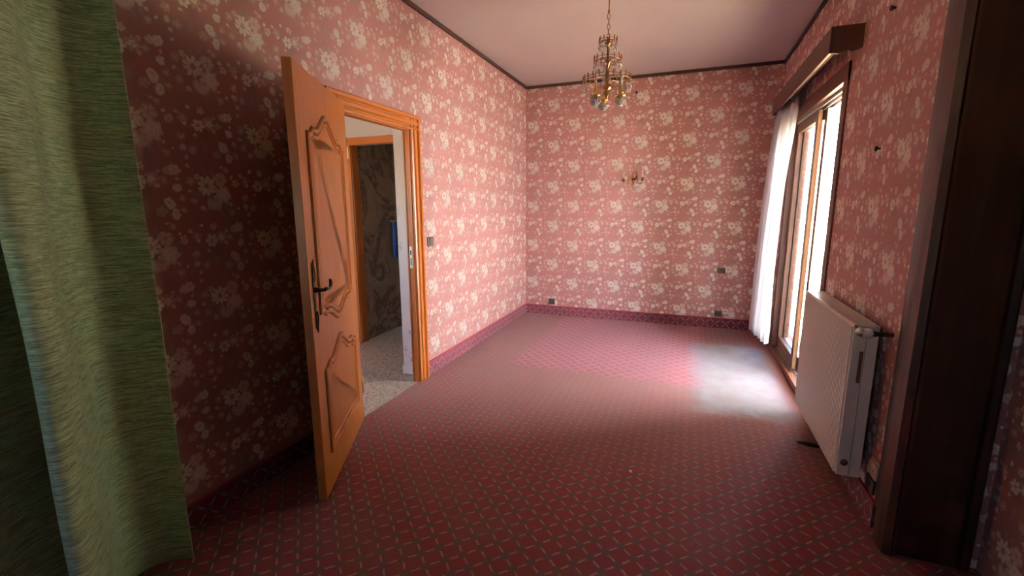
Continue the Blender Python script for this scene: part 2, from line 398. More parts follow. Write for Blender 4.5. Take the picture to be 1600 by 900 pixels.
struct(m.build('wall_near', 'paper_back'), 'floral wall behind the viewer with a small window')

# dark cornice strips
struct(box(.0005, .018, NY, D, H-.032, H-.0005).build('trim_1', 'dark_trim'), 'thin dark cornice strip above the left wall')
struct(box(.018, W-.018, D-.018, D-.0005, H-.032, H-.0005).build('trim_2', 'dark_trim'), 'thin dark cornice strip above the far wall')
struct(box(W-.018, W-.0005, PY, D, H-.032, H-.0005).build('trim_3', 'dark_trim'), 'thin dark cornice strip above the right wall')

# carpeted baseboards with a red edge
BH = .112
def baseboard(name, parts, mat, lab):
    b = MB(); e = MB()
    for (x0, x1, y0, y1) in parts: b.box(x0, x1, y0, y1, .001, BH); e.box(x0, x1, y0, y1, BH, BH+.007)
    o = struct(b.build(name, mat), lab); e.build('edge_binding', 'red_edge', o); return o
baseboard('baseboard_left', [(.0005, .013, 3.165, D), (.0005, .013, NY, 2.15)], 'bb_y', 'carpet covered baseboard along the left wall')
baseboard('baseboard_back', [(.013, W-.013, D-.013, D-.0005)], 'bb_x', 'carpet covered baseboard along the far wall')
baseboard('baseboard_right', [(W-.013, W-.0005, 2.235, WY0), (W-.013, W-.0005, WY1+.03, D)], 'bb_y', 'carpet covered baseboard along the right wall')

# ------------------------------------------------------------------ doorway frame in left wall
def casing(name, mat_v, mat_h, y0, y1, z1, lab):
    e = struct(thing(name, (0, (y0+y1)/2, 0)), lab)
    MB().box(-.050, .004, y0-.001, y0+.018, 0, z1).box(-.049, -.038, y0+.018, y0+.03, 0, z1-.018).build('jamb', mat_v, e)
    MB().box(-.050, .004, y1-.018, y1+.001, 0, z1).box(-.049, -.038, y1-.024, y1-.018, 0, z1-.018).build('jamb', mat_v, e)
    MB().box(-.050, .004, y0, y1, z1-.018, z1).build('head_jamb', mat_h, e)
    cw = .115
    for a, s in ((y0+.008, -1), (y1-.008, 1)):
        prof = [(.0005, 0), (.022, 0), (.026, .012), (.022, .022), (.014, .026), (.014, .034), (.024, .042), (.024, .066), (.016, .074), (.016, .082), (.030, .090), (.030, .112), (.020, .120), (.0005, .120)]
        MB().prism([(x, a+s*q) for x, q in prof], 2, 0, z1+.10).build('casing', mat_v, e)
    prof = [(.0005, 0), (.0225, 0), (.0265, .012), (.0225, .022), (.0145, .026), (.0145, .034), (.0245, .042), (.0245, .066), (.0165, .074), (.0165, .082), (.0305, .090), (.0305, .112), (.0205, .120), (.0005, .120)]
    MB().prism([(x, z1-.012+q*.94) for x, q in prof], 1, y0-.112, y1+.112).build('casing', mat_h, e)
    return e
dfm = casing('trim_4', 'door_wood', 'door_wood_h', DY0, DY1, DZ, 'honey oak casing around the open doorway')
# strike plate on the far jamb
sp = box(-.034, -.008, DY1-.0205, DY1-.0175, .93, 1.10).build('strike_plate', 'steel', dfm, .004)
MB().box(-.027, -.015, DY1-.0210, DY1-.0190, 1.035, 1.07).box(-.025, -.017, DY1-.0210, DY1-.0190, .955, 1.01).build('latch_hole', 'black', sp)

# ------------------------------------------------------------------ open oak door
hx, hy = .030, 2.305
fx, fy = .425, 1.538
ang = math.atan2(fy-hy, fx-hx); DWd = math.hypot(fx-hx, fy-hy)
door = struct(thing('door_1', (hx, hy, 0), rotz=ang, world=False), 'honey oak panelled door standing open against the left wall')
# local: s along +x from hinge to free edge, +y the face towards the viewer, z up
T = .040; Z0, Z1 = .012, 2.005
box(0, DWd, -T, 0, Z0, Z1).build('leaf', 'door_wood', door, .003)
def mirror(pts): return pts
SL, SR = .125, DWd-.115
def panel_outline(zb, zt, top_rise, bot_dip):
    cx = (SL+SR)/2; hw = (SR-SL)/2; P = []
    def arch(t):                       # shouldered arch: 0 at the corners, 1 at the crest
        a = abs(t)
        if a > .86: return 0.
        if a > .62: return .16*math.sin((.86-a)/.24*PI)*.8+.22*(.86-a)/.24
        return .22+.78*(.5+.5*math.cos(a/.62*PI))
    N = 40
    for i in range(N+1):
        t = 1-2*i/N; P.append((cx+hw*t, zt+top_rise*arch(t)))
    for i in range(N+1):
        t = -1+2*i/N; P.append((cx+hw*t, zb-bot_dip*arch(t)))
    return P
def inset(P, d):
    out = []; L = len(P)
    for i in range(L):
        a, b, c = Vector(P[i-1]), Vector(P[i]), Vector(P[(i+1) % L])
        t = (c-a); t.normalize(); nrm = Vector((-t.y, t.x)); out.append((b.x+nrm.x*d, b.y+nrm.y*d))
    return out
for (zb, zt, tr_, bd) in ((.90, 1.735, .115, .085), (.19, .62, .105, 0.)):
    P = panel_outline(zb, zt, tr_, bd)
    A = sum(P[i-1][0]*P[i][1]-P[i][0]*P[i-1][1] for i in range(len(P)))
    if A < 0: P = P[::-1]
    loops = [(0., .0005), (.004, .009), (.012, .012), (.020, .010), (.024, .002), (.032, .002), (.036, .007), (.046, .008), (.052, .0006)]
    vs = []; k = len(P)
    for d, h in loops: vs += [(x, h, z) for x, z in inset(P, d)]
    fs = [(i*k+j, i*k+(j+1) % k, (i+1)*k+(j+1) % k, (i+1)*k+j) for i in range(len(loops)-1) for j in range(k)]
    pm = MB().add(vs, fs, False).build('panel_moulding', 'door_wood', door)
    gl = inset(P, .028)
    MB().tube([(x, .0018, z) for x, z in gl], .0030, 6, True).tube([(x, .0006, z) for x, z in inset(P, -.003)], .0022, 6, True).build('panel_groove', 'groove', pm)
    q = inset(P, .053)
    MB().add([(x, .0004, z) for x, z in q]+[(x, .0040, z) for x, z in inset(P, .066)], [tuple(range(k, 2*k))]+[(j, (j+1) % k, k+(j+1) % k, k+j) for j in range(k)]).build('panel_field', 'door_wood', door)
# handle on the free stile
hs = DWd-.052
pl = []
for i in range(33):
    t = -1+2*i/32; pl.append((hs+.0155*(.55+.45*abs(math.cos(t*PI*2.5)))*(1. if abs(t) < .95 else .45), 1.0+.158*t))
outl = pl+[(2*hs-x, z) for x, z in reversed(pl)]
hp = MB().prism([(x, z) for x, z in outl], 1, .0005, .0045).build('handle_plate', 'iron', door, .001)
sc_ = MB()
for sgn in (1, -1):
    for e in (1, -1):
        sc_.tube([(hs+e*(.004+.012*math.sin(i/14*PI*1.5)*(1-i/22)), .006, 1.0+sgn*(.07+.1*i/14)) for i in range(15)], .0028, 6)
sc_.build('scrollwork', 'iron', hp)
MB().lathe([(.013, 0), (.015, .004), (.010, .012), (.008, .04)], (hs, .0045, 1.03), 14, Matrix.Rotation(-PI/2, 3, 'X')).build('handle_neck', 'iron', door)
MB().tube([(hs, .046, 1.03), (hs-.02, .050, 1.032), (hs-.05, .050, 1.026), (hs-.085, .048, 1.026), (hs-.108, .046, 1.036), (hs-.116, .044, 1.052), (hs-.108, .043, 1.062)], [.009, .009, .0075, .0075, .0085, .0075, .005], 10).build('lever_handle', 'iron', door)
MB().lathe([(.0085, 0), (.0085, .0012)], (hs, .0045, .925), 10, Matrix.Rotation(-PI/2, 3, 'X')).build('keyhole', 'black', hp)
for z in (.25, 1.75): MB().lathe([(.004, -.065), (.009, -.058), (.009, .058), (.004, .065)], (-.010, -.004, z), 10).build('hinge', 'old_brass', door)

# ------------------------------------------------------------------ sliding window in right wall
win = struct(thing('window_1', (W+.06, (WY0+WY1)/2, 0)), 'brown framed sliding glass door, the near half slid open')
MB().box(W-.012, W+.13, WY0-.03, WY0+.055, 0, WZ+.03).build('near_jamb', 'window_wood_v', win, .003)
MB().box(W-.012, W+.13, WY1-.055, WY1+.03, 0, WZ+.03).build('far_jamb', 'window_wood_v', win, .003)
MB().box(W-.014, W+.13, WY0-.03, WY1+.03, WZ-.07, WZ+.03).build('head_rail', 'window_wood', win, .003)
MB().box(W-.014, W+.03, WY0+.055, WY1-.055, .0005, .055).build('threshold', 'window_wood', win, .003)
MB().box(W+.03, W+.13, WY0+.055, WY1-.055, .0005, .045).box(W+.047, W+.051, WY0+.055, WY1-.055, .045, .062).box(W+.088, W+.092, WY0+.055, WY1-.055, .045, .062).build('floor_track', 'alu', win)
MB().box(W+.024, W+.030, WY0+.055, WY1-.055, WZ-.092, WZ-.07).box(W+.066, W+.071, WY0+.055, WY1-.055, WZ-.092, WZ-.07).box(W+.108, W+.113, WY0+.055, WY1-.055, WZ-.092, WZ-.07).build('head_track', 'alu', win)
def sash(name, xa, xb, ya, yb, mat, edge):
    z0, z1 = .064, WZ-.094; sw = .062
    s = box(xa, xb, ya+sw, yb-sw, z1-.075, z1).build(name, mat, win, .002)
    for nm, b, mm in (('bottom_rail', (xa, xb, ya+sw, yb-sw, z0, z0+.10), mat), ('far_stile', (xa, xb, yb-sw, yb, z0, z1), 'window_wood_v'), ('near_stile', (xa, xb, ya+.004, ya+sw, z0, z1), 'window_wood_v'), ('stile_edge', (xa+.003, xb-.003, ya, ya+.004, z0, z1), edge)):
        o = box(*b).build(nm, mm, win if nm == 'x' else None, .002); o.parent = s; 
    o = box((xa+xb)/2-.004, (xa+xb)/2+.004, ya+sw-.005, yb-sw+.005, z0+.095, z1-.07).build('pane', 'glass'); o.parent = s
    return s
s1 = sash('fixed_sash', W+.031, W+.065, 4.20, WY1-.056, 'window_wood', 'lit_edge_wood')
s2 = sash('sliding_sash', W+.072, W+.107, 4.13, WY1-.07, 'alu', 'alu')
b = box(W-.004, W+.03, WY0+.0555, WY0+.068, 1.86, 1.93).build('latch_keeper', 'steel', win, .003)

# ------------------------------------------------------------------ dark wood pier and casing, right
pier = struct(thing('trim_5', (W+.12, PY, 0)), 'wide dark mahogany pier panel with moulded edge at the right')
MB().box(W-.016, W-.0005, PY-.02, 2.225, .118, H).build('side_casing', 'dark_wood', pier, .004)
MB().prism([(W-.016, PY-.02), (W-.020, PY+.045), (W-.030, PY+.052), (W-.030, PY+.016), (W-.024, PY-.028), (W+.000, PY-.038), (W+.006, PY-.028), (W+.006, PY-.020)], 2, .0005, H).build('corner_moulding', 'casing_wood', pier)
MB().prism([(W+.009, PY-.02), (W+.010, PY-.032), (W+.020, PY-.032), (W+.024, PY-.02)], 2, .0005, H).build('inner_bead', 'casing_wood', pier)
MB().box(W, W+.252, PY-.02, PY-.0005, .0005, H).build('panel', 'dark_wood', pier)
MB().prism([(W+.218, PY-.02), (W+.222, PY-.036), (W+.240, PY-.042), (W+.252, PY-.032), (W+.258, PY-.001), (W+.252, PY-.001)], 2, .0005, H).build('outer_bead', 'dark_wood', pier)

# ------------------------------------------------------------------ hallway and bathroom beyond the doorway
struct(box(-1.9, -.0005, .6, 5.0, -.08, -.004).build('floor_hallway', 'terrazzo'), 'beige speckled terrazzo floor of the hallway')
struct(box(-1.9, -.0455, .6, 5.0, 2.6, 2.7).build('ceiling_hallway', 'ceiling'), 'plain ceiling of the hallway')
struct(box(-.222, -.0455, 3.142, 3.75, 0, 2.6).build('wall_hall_side', 'sprig'), 'pale sprigged wall just inside the doorway')
box(-.230, -.052, 3.132, 3.1415, .0, .078).build('tile_skirting', 'sprig', bpy.data.objects['wall_hall_side'], .002)
HB = 3.75
m = MB().box(-1.9, -1.155, HB, HB+.10, 0, 2.6).box(-.34, -.0455, HB, HB+.10, 0, 2.6).box(-1.155, -.34, HB, HB+.10, 2.0, 2.6)
struct(m.build('wall_hall_back', 'sprig'), 'pale sprigged wall above the bathroom doorway')
bf = struct(thing('trim_6', (-.75, HB, 0)), 'oak frame of the bathroom doorway in the hallway')
MB().box(-1.215, -1.140, HB-.022, HB-.0005, 0, 2.062).box(-1.155, -1.138, HB-.0004, HB+.10, 0, 2.0).build('jamb', 'door_wood', bf, .004)
MB().box(-.350, -.275, HB-.022, HB-.0005, 0, 2.062).build('jamb', 'door_wood', bf, .004)
MB().box(-1.140, -.350, HB-.022, HB-.0005, 1.992, 2.062).build('head', 'door_wood_x', bf, .004)
bw = struct(box(-1.26, -1.181, HB+.10, 4.75, 0, 2.6).build('wall_bath_left', 'terrazzo'), 'marble tiled bathroom wall seen through two doorways')
tile_me = None
def tiles(parent, org, du, nu, nv, tw, th):
    tm = MB()
    for i in range(nu):
        for j in range(nv):
            o = org+du*(i*tw)+Vector((0, 0, j*th))
            a, b = o+du*.0015, o+du*(tw-.0015)
            nrm = Vector((-du.y, du.x, 0))
            if nrm.dot(Vector((-.5, 3, 0))-Vector((-.75, 4.2, 0))) < 0 and abs(nrm.y) > .5: nrm = -nrm
            if abs(nrm.x) > .5: nrm = Vector((1, 0, 0))
            q = nrm*(.010+.0015*((i*7+j*3) % 3))
            x0, x1 = sorted((a.x, (b+q).x)); y0, y1 = sorted((a.y, (b+q).y))
            if j*th+th > 2.6: continue
            box(x0, x1, y0, y1, o.z+.0015, o.z+th-.0015).build('marble_tile', 'marble', parent, .001, 1)
tiles(bw, Vector((-1.1808, HB+.102, 0)), Vector((0, 1, 0)), 3, 4, .295, .62)
bb_ = struct(box(-1.26, -.3, 4.76, 4.86, 0, 2.6).build('wall_bath_back', 'terrazzo'), 'marble tiled far wall of the bathroom')
tiles(bb_, Vector((-1.16, 4.7595, 0)), Vector((1, 0, 0)), 3, 4, .28, .62)
struct(box(-.40, -.30, HB+.10, 4.76, 0, 2.6).build('wall_bath_right', 'marble'), 'unlit marble bathroom wall on the right')
struct(box(-2.0, -1.9, .5, 5.0, 0, 2.6).build('wall_hall_left', 'sprig'), 'pale hallway wall hidden by the open door')
m = MB().box(-1.9, -1.25, .48, .58, 0, 2.6).box(-.75, -.045, .48, .58, 0, 2.6).box(-1.25, -.75, .48, .58, 0, 1.10).box(-1.25, -.75, .48, .58, 1.90, 2.6)
struct(m.build('wall_hall_near', 'sprig'), 'pale hallway end wall with a window')
# towel on a hook in the bathroom
tw = thing('hand_towel', (-1.14, 4.53, 1.0), 'blue towel hanging on the marble wall of the dark bathroom', 'towel')
m = MB(); N = 14; vs = []
for k in range(2):
    for i in range(N+1):
        t = i/N; y = 4.34+.24*t; x = -1.128+.012*math.sin(t*PI*3.2)+.016*k
        for z in (.84, 1.24): vs.append((x, y, z))
fs = []
for k in range(2):
    b0 = k*(N+1)*2; fs += [(b0+2*i, b0+2*i+2, b0+2*i+3, b0+2*i+1) for i in range(N)]
o2 = (N+1)*2
fs += [(2*i, 2*i+2, o2+2*i+2, o2+2*i) for i in range(N)]+[(2*i+1, 2*i+3, o2+2*i+3, o2+2*i+1) for i in range(N)]+[(0, 1, o2+1, o2), (2*N, 2*N+1, o2+2*N+1, o2+2*N)]
m.add(vs, fs, True).build('cloth', 'blue', tw)
MB().tube([(-1.12, 4.32, 1.245), (-1.12, 4.60, 1.245)], .007, 8).tube([(-1.12, 4.325, 1.245), (-1.164, 4.325, 1.245)], .006, 8).tube([(-1.12, 4.595, 1.245), (-1.164, 4.595, 1.245)], .006, 8).build('rail', 'steel', tw)

# ------------------------------------------------------------------ terrace outside
struct(box(W+.14, 7.4, -6, 18, -.14, -.04).build('terrace', 'terrace'), 'sunlit cream terrace outside the sliding window')
struct(box(W+.29, W+1.35, -4, 16, 2.74, 2.90).build('balcony_soffit', 'soffit'), 'cream soffit above the terrace')
struct(box(7.4, 7.6, -1.6, 6.5, -.5, 3.8).build('reflector_wall', 'reflector'), 'unseen tall white wall added to reflect sunlight into the room')  # out of view, added to bounce sunlight onto the left wall
hg = MB(); rnd = random.Random(11)
for i in range(40):
    for j in range(14):
        y0, z0 = (-9.0+i*.38 if i < 19 else 6.75+(i-19)*.38), -.1+j*.40; o_ = rnd.uniform(-.12, .12)
        hg.lathe([(.02, -.26), (.22, -.16), (.27, 0), (.20, .18), (.02, .27)], (7.45+o_, y0+rnd.uniform(-.05, .05), z0), 7)
struct(hg.build('light_screen', 'light_screen'), 'unseen dark green screen added to cut light beside the white wall')  # out of view, added to dim the window light reaching the near end
struct(box(-40, 60, -45, 60, -.6, -.5).build('ground', 'terrace'), 'pale ground around the house')

# ------------------------------------------------------------------ green curtain, near left
def drape(name, path, z0, z1, th, mat, parent, flare=.0, nz=24, wob=.006, seed=1, top_scale=1., lean=0.):
    rnd = random.Random(seed); ph = [rnd.uniform(0, 6.28) for _ in range(6)]
    c0 = Vector((sum(p[0] for p in path)/len(path), sum(p[1] for p in path)/len(path)))
    vs = []; L = len(path)
    def normal(i):
        a = Vector(path[max(i-1, 0)]); b = Vector(path[min(i+1, L-1)]); t = (b-a).normalized(); return Vector((-t.y, t.x))
    for side in (0, 1):
        for j in range(nz+1):
            f = j/nz; z = z0+(z1-z0)*f
            for i in range(L):
                p = Vector(path[i]); nn = normal(i)
                w = wob*(math.sin(3.1*z+i*.35+ph[0])+.6*math.sin(7.3*z-i*.22+ph[1]))
                s = 1+flare*(1-f)
                q = c0+(p-c0)*(s*(top_scale+(1-top_scale)*(1-f)**.6) if top_scale != 1 else s)+nn*(w+side*th)
                vs.append((q.x+lean*f**3, q.y, z))
    o2 = (nz+1)*L; fs = []
    for side in (0, 1):
        b = side*o2
        fs += [(b+j*L+i, b+j*L+i+1, b+(j+1)*L+i+1, b+(j+1)*L+i) for j in range(nz) for i in range(L-1)]
    fs += [(j*L, (j+1)*L, o2+(j+1)*L, o2+j*L) for j in range(nz)]+[(j*L+L-1, (j+1)*L+L-1, o2+(j+1)*L+L-1, o2+j*L+L-1) for j in range(nz)]
    fs += [(i, i+1, o2+i+1, o2+i) for i in range(L-1)]+[(nz*L+i, nz*L+i+1, o2+nz*L+i+1, o2+nz*L+i) for i in range(L-1)]
    return MB().add(vs, fs, True).build(name, mat, parent)
gc = thing('green_curtain', (.18, .7, 0), 'heavy green chenille curtain hanging in folds at the left edge', 'curtain')
def smooth(ctrl, k):
    C = [Vector(c) for c in ctrl]; C = [C[0]*2-C[1]]+C+[C[-1]*2-C[-2]]; out = []
    for i in range(1, len(C)-2):
        p0, p1, p2, p3 = C[i-1:i+3]
        for j in range(k):
            t = j/k; q = .5*((2*p1)+(p2-p0)*t+(2*p0-5*p1+4*p2-p3)*t*t+(3*p1-p0-3*p2+p3)*t**3); out.append((q.x, q.y))
    return out+[tuple(C[-2])]
path = smooth([(.185, 1.058), (.120, 1.015), (.075, .955), (.085, .885), (.160, .815), (.262, .745), (.315, .672), (.290, .648), (.245, .69), (.205, .735), (.165, .742), (.145, .70), (.165, .61), (.205, .53), (.245, .46), (.270, .395), (.235, .345), (.175, .365), (.120, .375), (.085, .30), (.105, .15), (.150, .02), (.100, -.10)], 8)
drape('drape', path, .012, 2.50, .004, 'chenille', gc, 0., 26, .004, 3)
MB().tube([(.17, -.25, 2.53), (.17, 1.25, 2.53)], .014, 12).build('rod', 'old_brass', gc)
for y in (-.2, 1.2): MB().tube([(.0005, y, 2.53), (.17, y, 2.53)], .010, 8).build('rod_bracket', 'old_brass', gc)

# ------------------------------------------------------------------ pelmet and white curtain
pe = thing('wooden_pelmet', (W-.08, 4.15, 2.24), 'long dark wooden pelmet box above the sliding window', 'pelmet')
PX, PZ0, PZ1 = W-.158, 2.235, 2.375
MB().prism([(3.20, PZ1), (5.12, PZ1), (5.12, PZ0), (3.20, PZ0)], 0, PX, PX+.018).build('front_board', 'casing_wood', pe, .003)
pr = [(PX+.018, PZ1), (W-.0005, PZ1), (W-.0005, PZ0+.018)]+[(PX+.018+(W-PX-.0185)*(1-t), PZ0+.018*(1-t)-.010*math.sin(t*PI*2)**2) for t in (.15, .3, .45, .6, .75, .9)]+[(PX+.018, PZ0)]
for ya, yb in ((3.20, 3.218), (5.102, 5.12)): MB().prism(pr, 1, ya, yb).build('end_board', 'casing_wood', pe, .002)
box(PX+.018, W-.0005, 3.218, 5.102, PZ1-.016, PZ1-.001).build('top_board', 'casing_wood', pe)
MB().tube([(W-.07, 3.22, 2.315), (W-.07, 5.10, 2.315)], .009, 8).build('curtain_rail', 'old_brass', pe)
MB().lathe([(.008, -.03), (.017, -.022), (.018, 0), (.012, .014), (.005, .028)], (W-.024, 4.99, 2.205), 12).build('tieback_knob', 'dark_wood', pe)
wc = thing('white_curtain', (W-.14, 4.77, .165), 'sheer white curtain bunched at the far end of the pelmet', 'curtain')
path = []
for i in range(91):
    t = i/90; y = 5.03-.52*t
    path.append((2.630+.068*t+.022*math.cos(t*2*PI*5+PI), y+.010*math.sin(t*4*PI*4)))
drape('sheer_panel', path, .165, 2.295, .0015, 'voile', wc, 0., 24, .004, 5, .9, .072)

# ------------------------------------------------------------------ radiator
ra = thing('panel_radiator', (2.73, 2.76, 0), 'cream fluted panel radiator mounted below the right wall beside the window', 'radiator')
RX0, RX1, RY0, RY1, RZ0, RZ1 = 2.672, 2.770, 2.335, 3.215, .172, .885
NR = 44; pit = (RY1-RY0-.02)/NR; pr = [(RX0+.03, RY0+.01)]
for i in range(NR):
    y = RY0+.01+i*pit
    for t, d in ((0, .011), (.22, .011), (.36, .0), (.84, .0)): pr.append((RX0+d, y+t*pit))
pr += [(RX0+.011, RY1-.01), (RX0+.03, RY1-.01)]
MB().prism(pr, 2, RZ0+.004, RZ1-.012).build('fluted_front', 'radiator', ra)
box(RX0+.006, RX0+.055, RY0, RY0+.010, RZ0, RZ1).build('end_cover', 'radiator', ra, .003)
box(RX0+.057, RX1, RY0, RY0+.010, RZ0, RZ1).build('end_cover', 'radiator', ra, .003)
box(RX0+.006, RX1, RY1-.010, RY1, RZ0, RZ1).build('end_cover', 'radiator', ra, .003)
box(RX1-.02, RX1-.004, RY0+.01, RY1-.01, RZ0+.02, RZ1-.03).build('rear_panel', 'radiator', ra)
m = MB().box(RX0+.004, RX0+.016, RY0, RY1, RZ1-.012, RZ1).box(RX1-.014, RX1, RY0, RY1, RZ1-.012, RZ1)
for i in range(60): m.box(RX0+.016, RX1-.014, RY0+.012+i*.0144, RY0+.0205+i*.0144, RZ1-.012, RZ1-.002)
m.build('top_grille', 'radiator', ra)
for y in (2.52, 3.02): box(RX1-.004, W-.0005, y, y+.04, .28, .78).build('wall_bracket', 'radiator', ra)
RY = Matrix.Rotation(PI/2, 3, 'X')
MB().lathe([(.018, 0), (.021, .004), (.021, .018), (.016, .024), (.016, .034)], (RX0+.028, RY0, .858), 14, RY).build('valve_body', 'steel', ra)
MB().lathe([(.014, 0), (.0225, .004), (.0225, .030), (.0195, .036)], (RX0+.028, RY0-.022, .856), 16, Matrix.Rotation(PI/2, 3, 'Y')).build('valve_head', 'white', ra)
MB().tube([(RX0+.062, RY0-.022, .856), (RX0+.085, RY0-.022, .856), (W-.001, RY0-.022, .856)], [.015, .010, .0085], 10).build('supply_pipe', 'black', ra)
MB().lathe([(.014, 0), (.016, .003), (.013, .008)], (RX0+.032, RY0-.0005, .238), 14, RY).build('plug', 'plate', ra)
box(RX0+.036, RX0+.050, RY0-.0015, RY0-.0004, .622, .768).build('sticker', 'label_brown', ra)
MB().tube([(RX0+.05, RY1-.05, RZ0+.03), (RX0+.05, RY1-.05, .10), (RX0+.07, RY1-.05, .06), (W-.02, RY1-.05, .06)], .009, 8).build('return_pipe', 'radiator', ra)

# ------------------------------------------------------------------ chandelier
CX, CY = 1.387, 3.40
ch = thing('crystal_chandelier', (CX, CY, 2.07), 'gilt three tier crystal chandelier hanging from the ceiling on a chain', 'chandelier')
MB().lathe([(.01, 2.80), (.035, 2.815), (.045, 2.8595)], (CX, CY, 0), 20).build('ceiling_rose', 'old_brass', ch)
MB().tube([(CX, CY, 2.80), (CX, CY, 2.705)], .0045, 8).lathe([(.004, 2.69), (.009, 2.70), (.009, 2.708), (.004, 2.715)], (CX, CY, 0), 10).build('hanging_rod', 'old_brass', ch)
cm = MB(); z = 2.69
for i in range(5):
    a = i % 2*PI/2+.3; pts = [(CX+math.cos(a)*.010*math.cos(t), CY+math.sin(a)*.010*math.cos(t), z-.018+.020*math.sin(t)) for t in [2*PI*k/14 for k in range(14)]]
    cm.tube(pts, .0024, 6, True); z -= .032
cm.build('chain', 'old_brass', ch)
MB().lathe([(.003, 2.545), (.012, 2.54), (.009, 2.525), (.020, 2.51), (.022, 2.50), (.010, 2.49), (.0065, 2.47), (.0065, 2.42), (.012, 2.405), (.024, 2.39), (.026, 2.375), (.012, 2.36), (.010, 2.32), (.016, 2.30), (.010, 2.27), (.012, 2.245), (.030, 2.225), (.030, 2.21), (.012, 2.195), (.016, 2.17), (.008, 2.15), (.002, 2.13)], (CX, CY, 0), 16).build('stem', 'old_brass', ch)
def tier(z, R, npick, ndrop, drop, hh):
    m = MB().ring((CX, CY, z), R, .0028).ring((CX, CY, z+hh*.55), R, .0020)
    for i in range(npick):
        a = 2*PI*i/npick; x, y = CX+R*math.cos(a), CY+R*math.sin(a)
        m.lathe([(.0015, z-.008), (.0045, z-.003), (.003, z+hh*.25), (.0055, z+hh*.55), (.003, z+hh*.75), (.0052, z+hh*.92), (.001, z+hh*1.12)], (x, y, 0), 6)
    for i in range(6):
        a = 2*PI*i/6; m.tube([(CX+.008*math.cos(a), CY+.008*math.sin(a), z+.014), (CX+R*.5*math.cos(a), CY+R*.5*math.sin(a), z+.020), (CX+R*math.cos(a), CY+R*math.sin(a), z)], .0026, 6)
    g = m.build('gallery_ring', 'old_brass', ch)
    d = MB()
    for i in range(ndrop):
        a = 2*PI*(i+.5)/ndrop; x, y = CX+R*math.cos(a), CY+R*math.sin(a); zz = z-.004
        for k in range(drop[0]): d.crystal((x, y, zz), .0065, .012, 5); zz -= .0125
        d.crystal((x, y, zz), .010, drop[1], 6)
    tag(d.build('crystal_fringe', 'crystal', g), 'clear faceted glass drops', kind='stuff')
tier(2.505, .060, 10, 10, (1, .030), .036)
tier(2.385, .093, 14, 14, (1, .036), .036)
tier(2.255, .165, 22, 22, (2, .030), .036)
for k in range(3):
    a = YAW+PI/2+2*PI*k/3; ca, sa = math.cos(a), math.sin(a); R = .10
    P0 = [(CX+r*ca, CY+r*sa, z) for r, z in ((.012, 2.20), (.03, 2.165), (.055, 2.125), (.080, 2.115), (.097, 2.125), (R, 2.145))]
    arm = MB().tube(P0, .0045, 8).build('arm', 'brass', ch)
    c = (CX+R*ca, CY+R*sa, 0)
    MB().lathe([(.004, 2.125), (.020, 2.135), (.033, 2.148), (.036, 2.156), (.020, 2.158), (.011, 2.165), (.012, 2.19), (.010, 2.215)], c, 14).build('candle_cup', 'brass', arm)
    MB().lathe([(.0085, 2.212), (.0085, 2.262), (.005, 2.268)], c, 10).build('candle_tube', 'candle', arm)
    MB().lathe([(.005, 2.266), (.010, 2.278), (.009, 2.292), (.002, 2.312)], c, 10).build('bulb', 'crystal', arm)
    d = MB()
    for rr, nn, zt in ((.034, 12, 2.150), (.024, 9, 2.135), (.012, 5, 2.122)):
        for i in range(nn):
            b = 2*PI*i/nn; d.crystal((c[0]+rr*math.cos(b), c[1]+rr*math.sin(b), zt-.004), .0075, .012, 5); d.crystal((c[0]+rr*.94*math.cos(b), c[1]+rr*.94*math.sin(b), zt-.016), .009, .028, 6)
    tag(d.build('crystal_dish', 'crystal', arm), 'cluster of clear glass drops under the candle cup', kind='stuff')

# ------------------------------------------------------------------ wall sconce on the far wall
SX, SZ = 1.345, 1.70
sn = thing('wall_sconce', (SX, D-.0005, SZ), 'old brass two arm candle sconce on the far wall', 'sconce')
MB().lathe([(.004, -.010), (.024, -.008), (.027, .0), (.020, .006), (.010, .010), (.006, .02)], (SX, D-.011, SZ), 14, Matrix.Rotation(PI/2, 3, 'X')).build('backplate', 'old_brass', sn)
MB().prism([(SX-.006, SZ-.06), (SX, SZ-.085), (SX+.006, SZ-.06), (SX+.012, SZ), (SX+.010, SZ+.05), (SX+.014, SZ+.075), (SX+.006, SZ+.10), (SX, SZ+.135), (SX-.006, SZ+.10), (SX-.014, SZ+.075), (SX-.010, SZ+.05), (SX-.012, SZ)], 1, D-.012, D-.001).build('spine', 'old_brass', sn, .002)
for s in (-1, 1):
    pts = [(SX+s*q[0], D-q[1], SZ+q[2]) for q in ((.008, .02, .0), (.022, .04, .035), (.040, .055, .04), (.050, .065, .005), (.062, .075, -.038), (.085, .085, -.05), (.104, .09, -.035), (.106, .09, -.005))]
    arm = MB().tube(pts, .005, 8).build('arm', 'old_brass', sn)
    c = (SX+s*.106, D-.09, 0)
    MB().lathe([(.004, SZ-.015), (.022, SZ-.002), (.024, SZ+.004), (.010, SZ+.006), (.012, SZ+.024), (.010, SZ+.026)], c, 14).build('drip_pan', 'old_brass', arm)
    MB().lathe([(.0105, SZ+.02), (.0105, SZ+.105), (.006, SZ+.110)], c, 12).build('candle_tube', 'candle', arm)
    if s > 0: MB().lathe([(.005, SZ+.108), (.012, SZ+.122), (.011, SZ+.138), (.002, SZ+.165)], c, 12).build('bulb', 'white', arm)

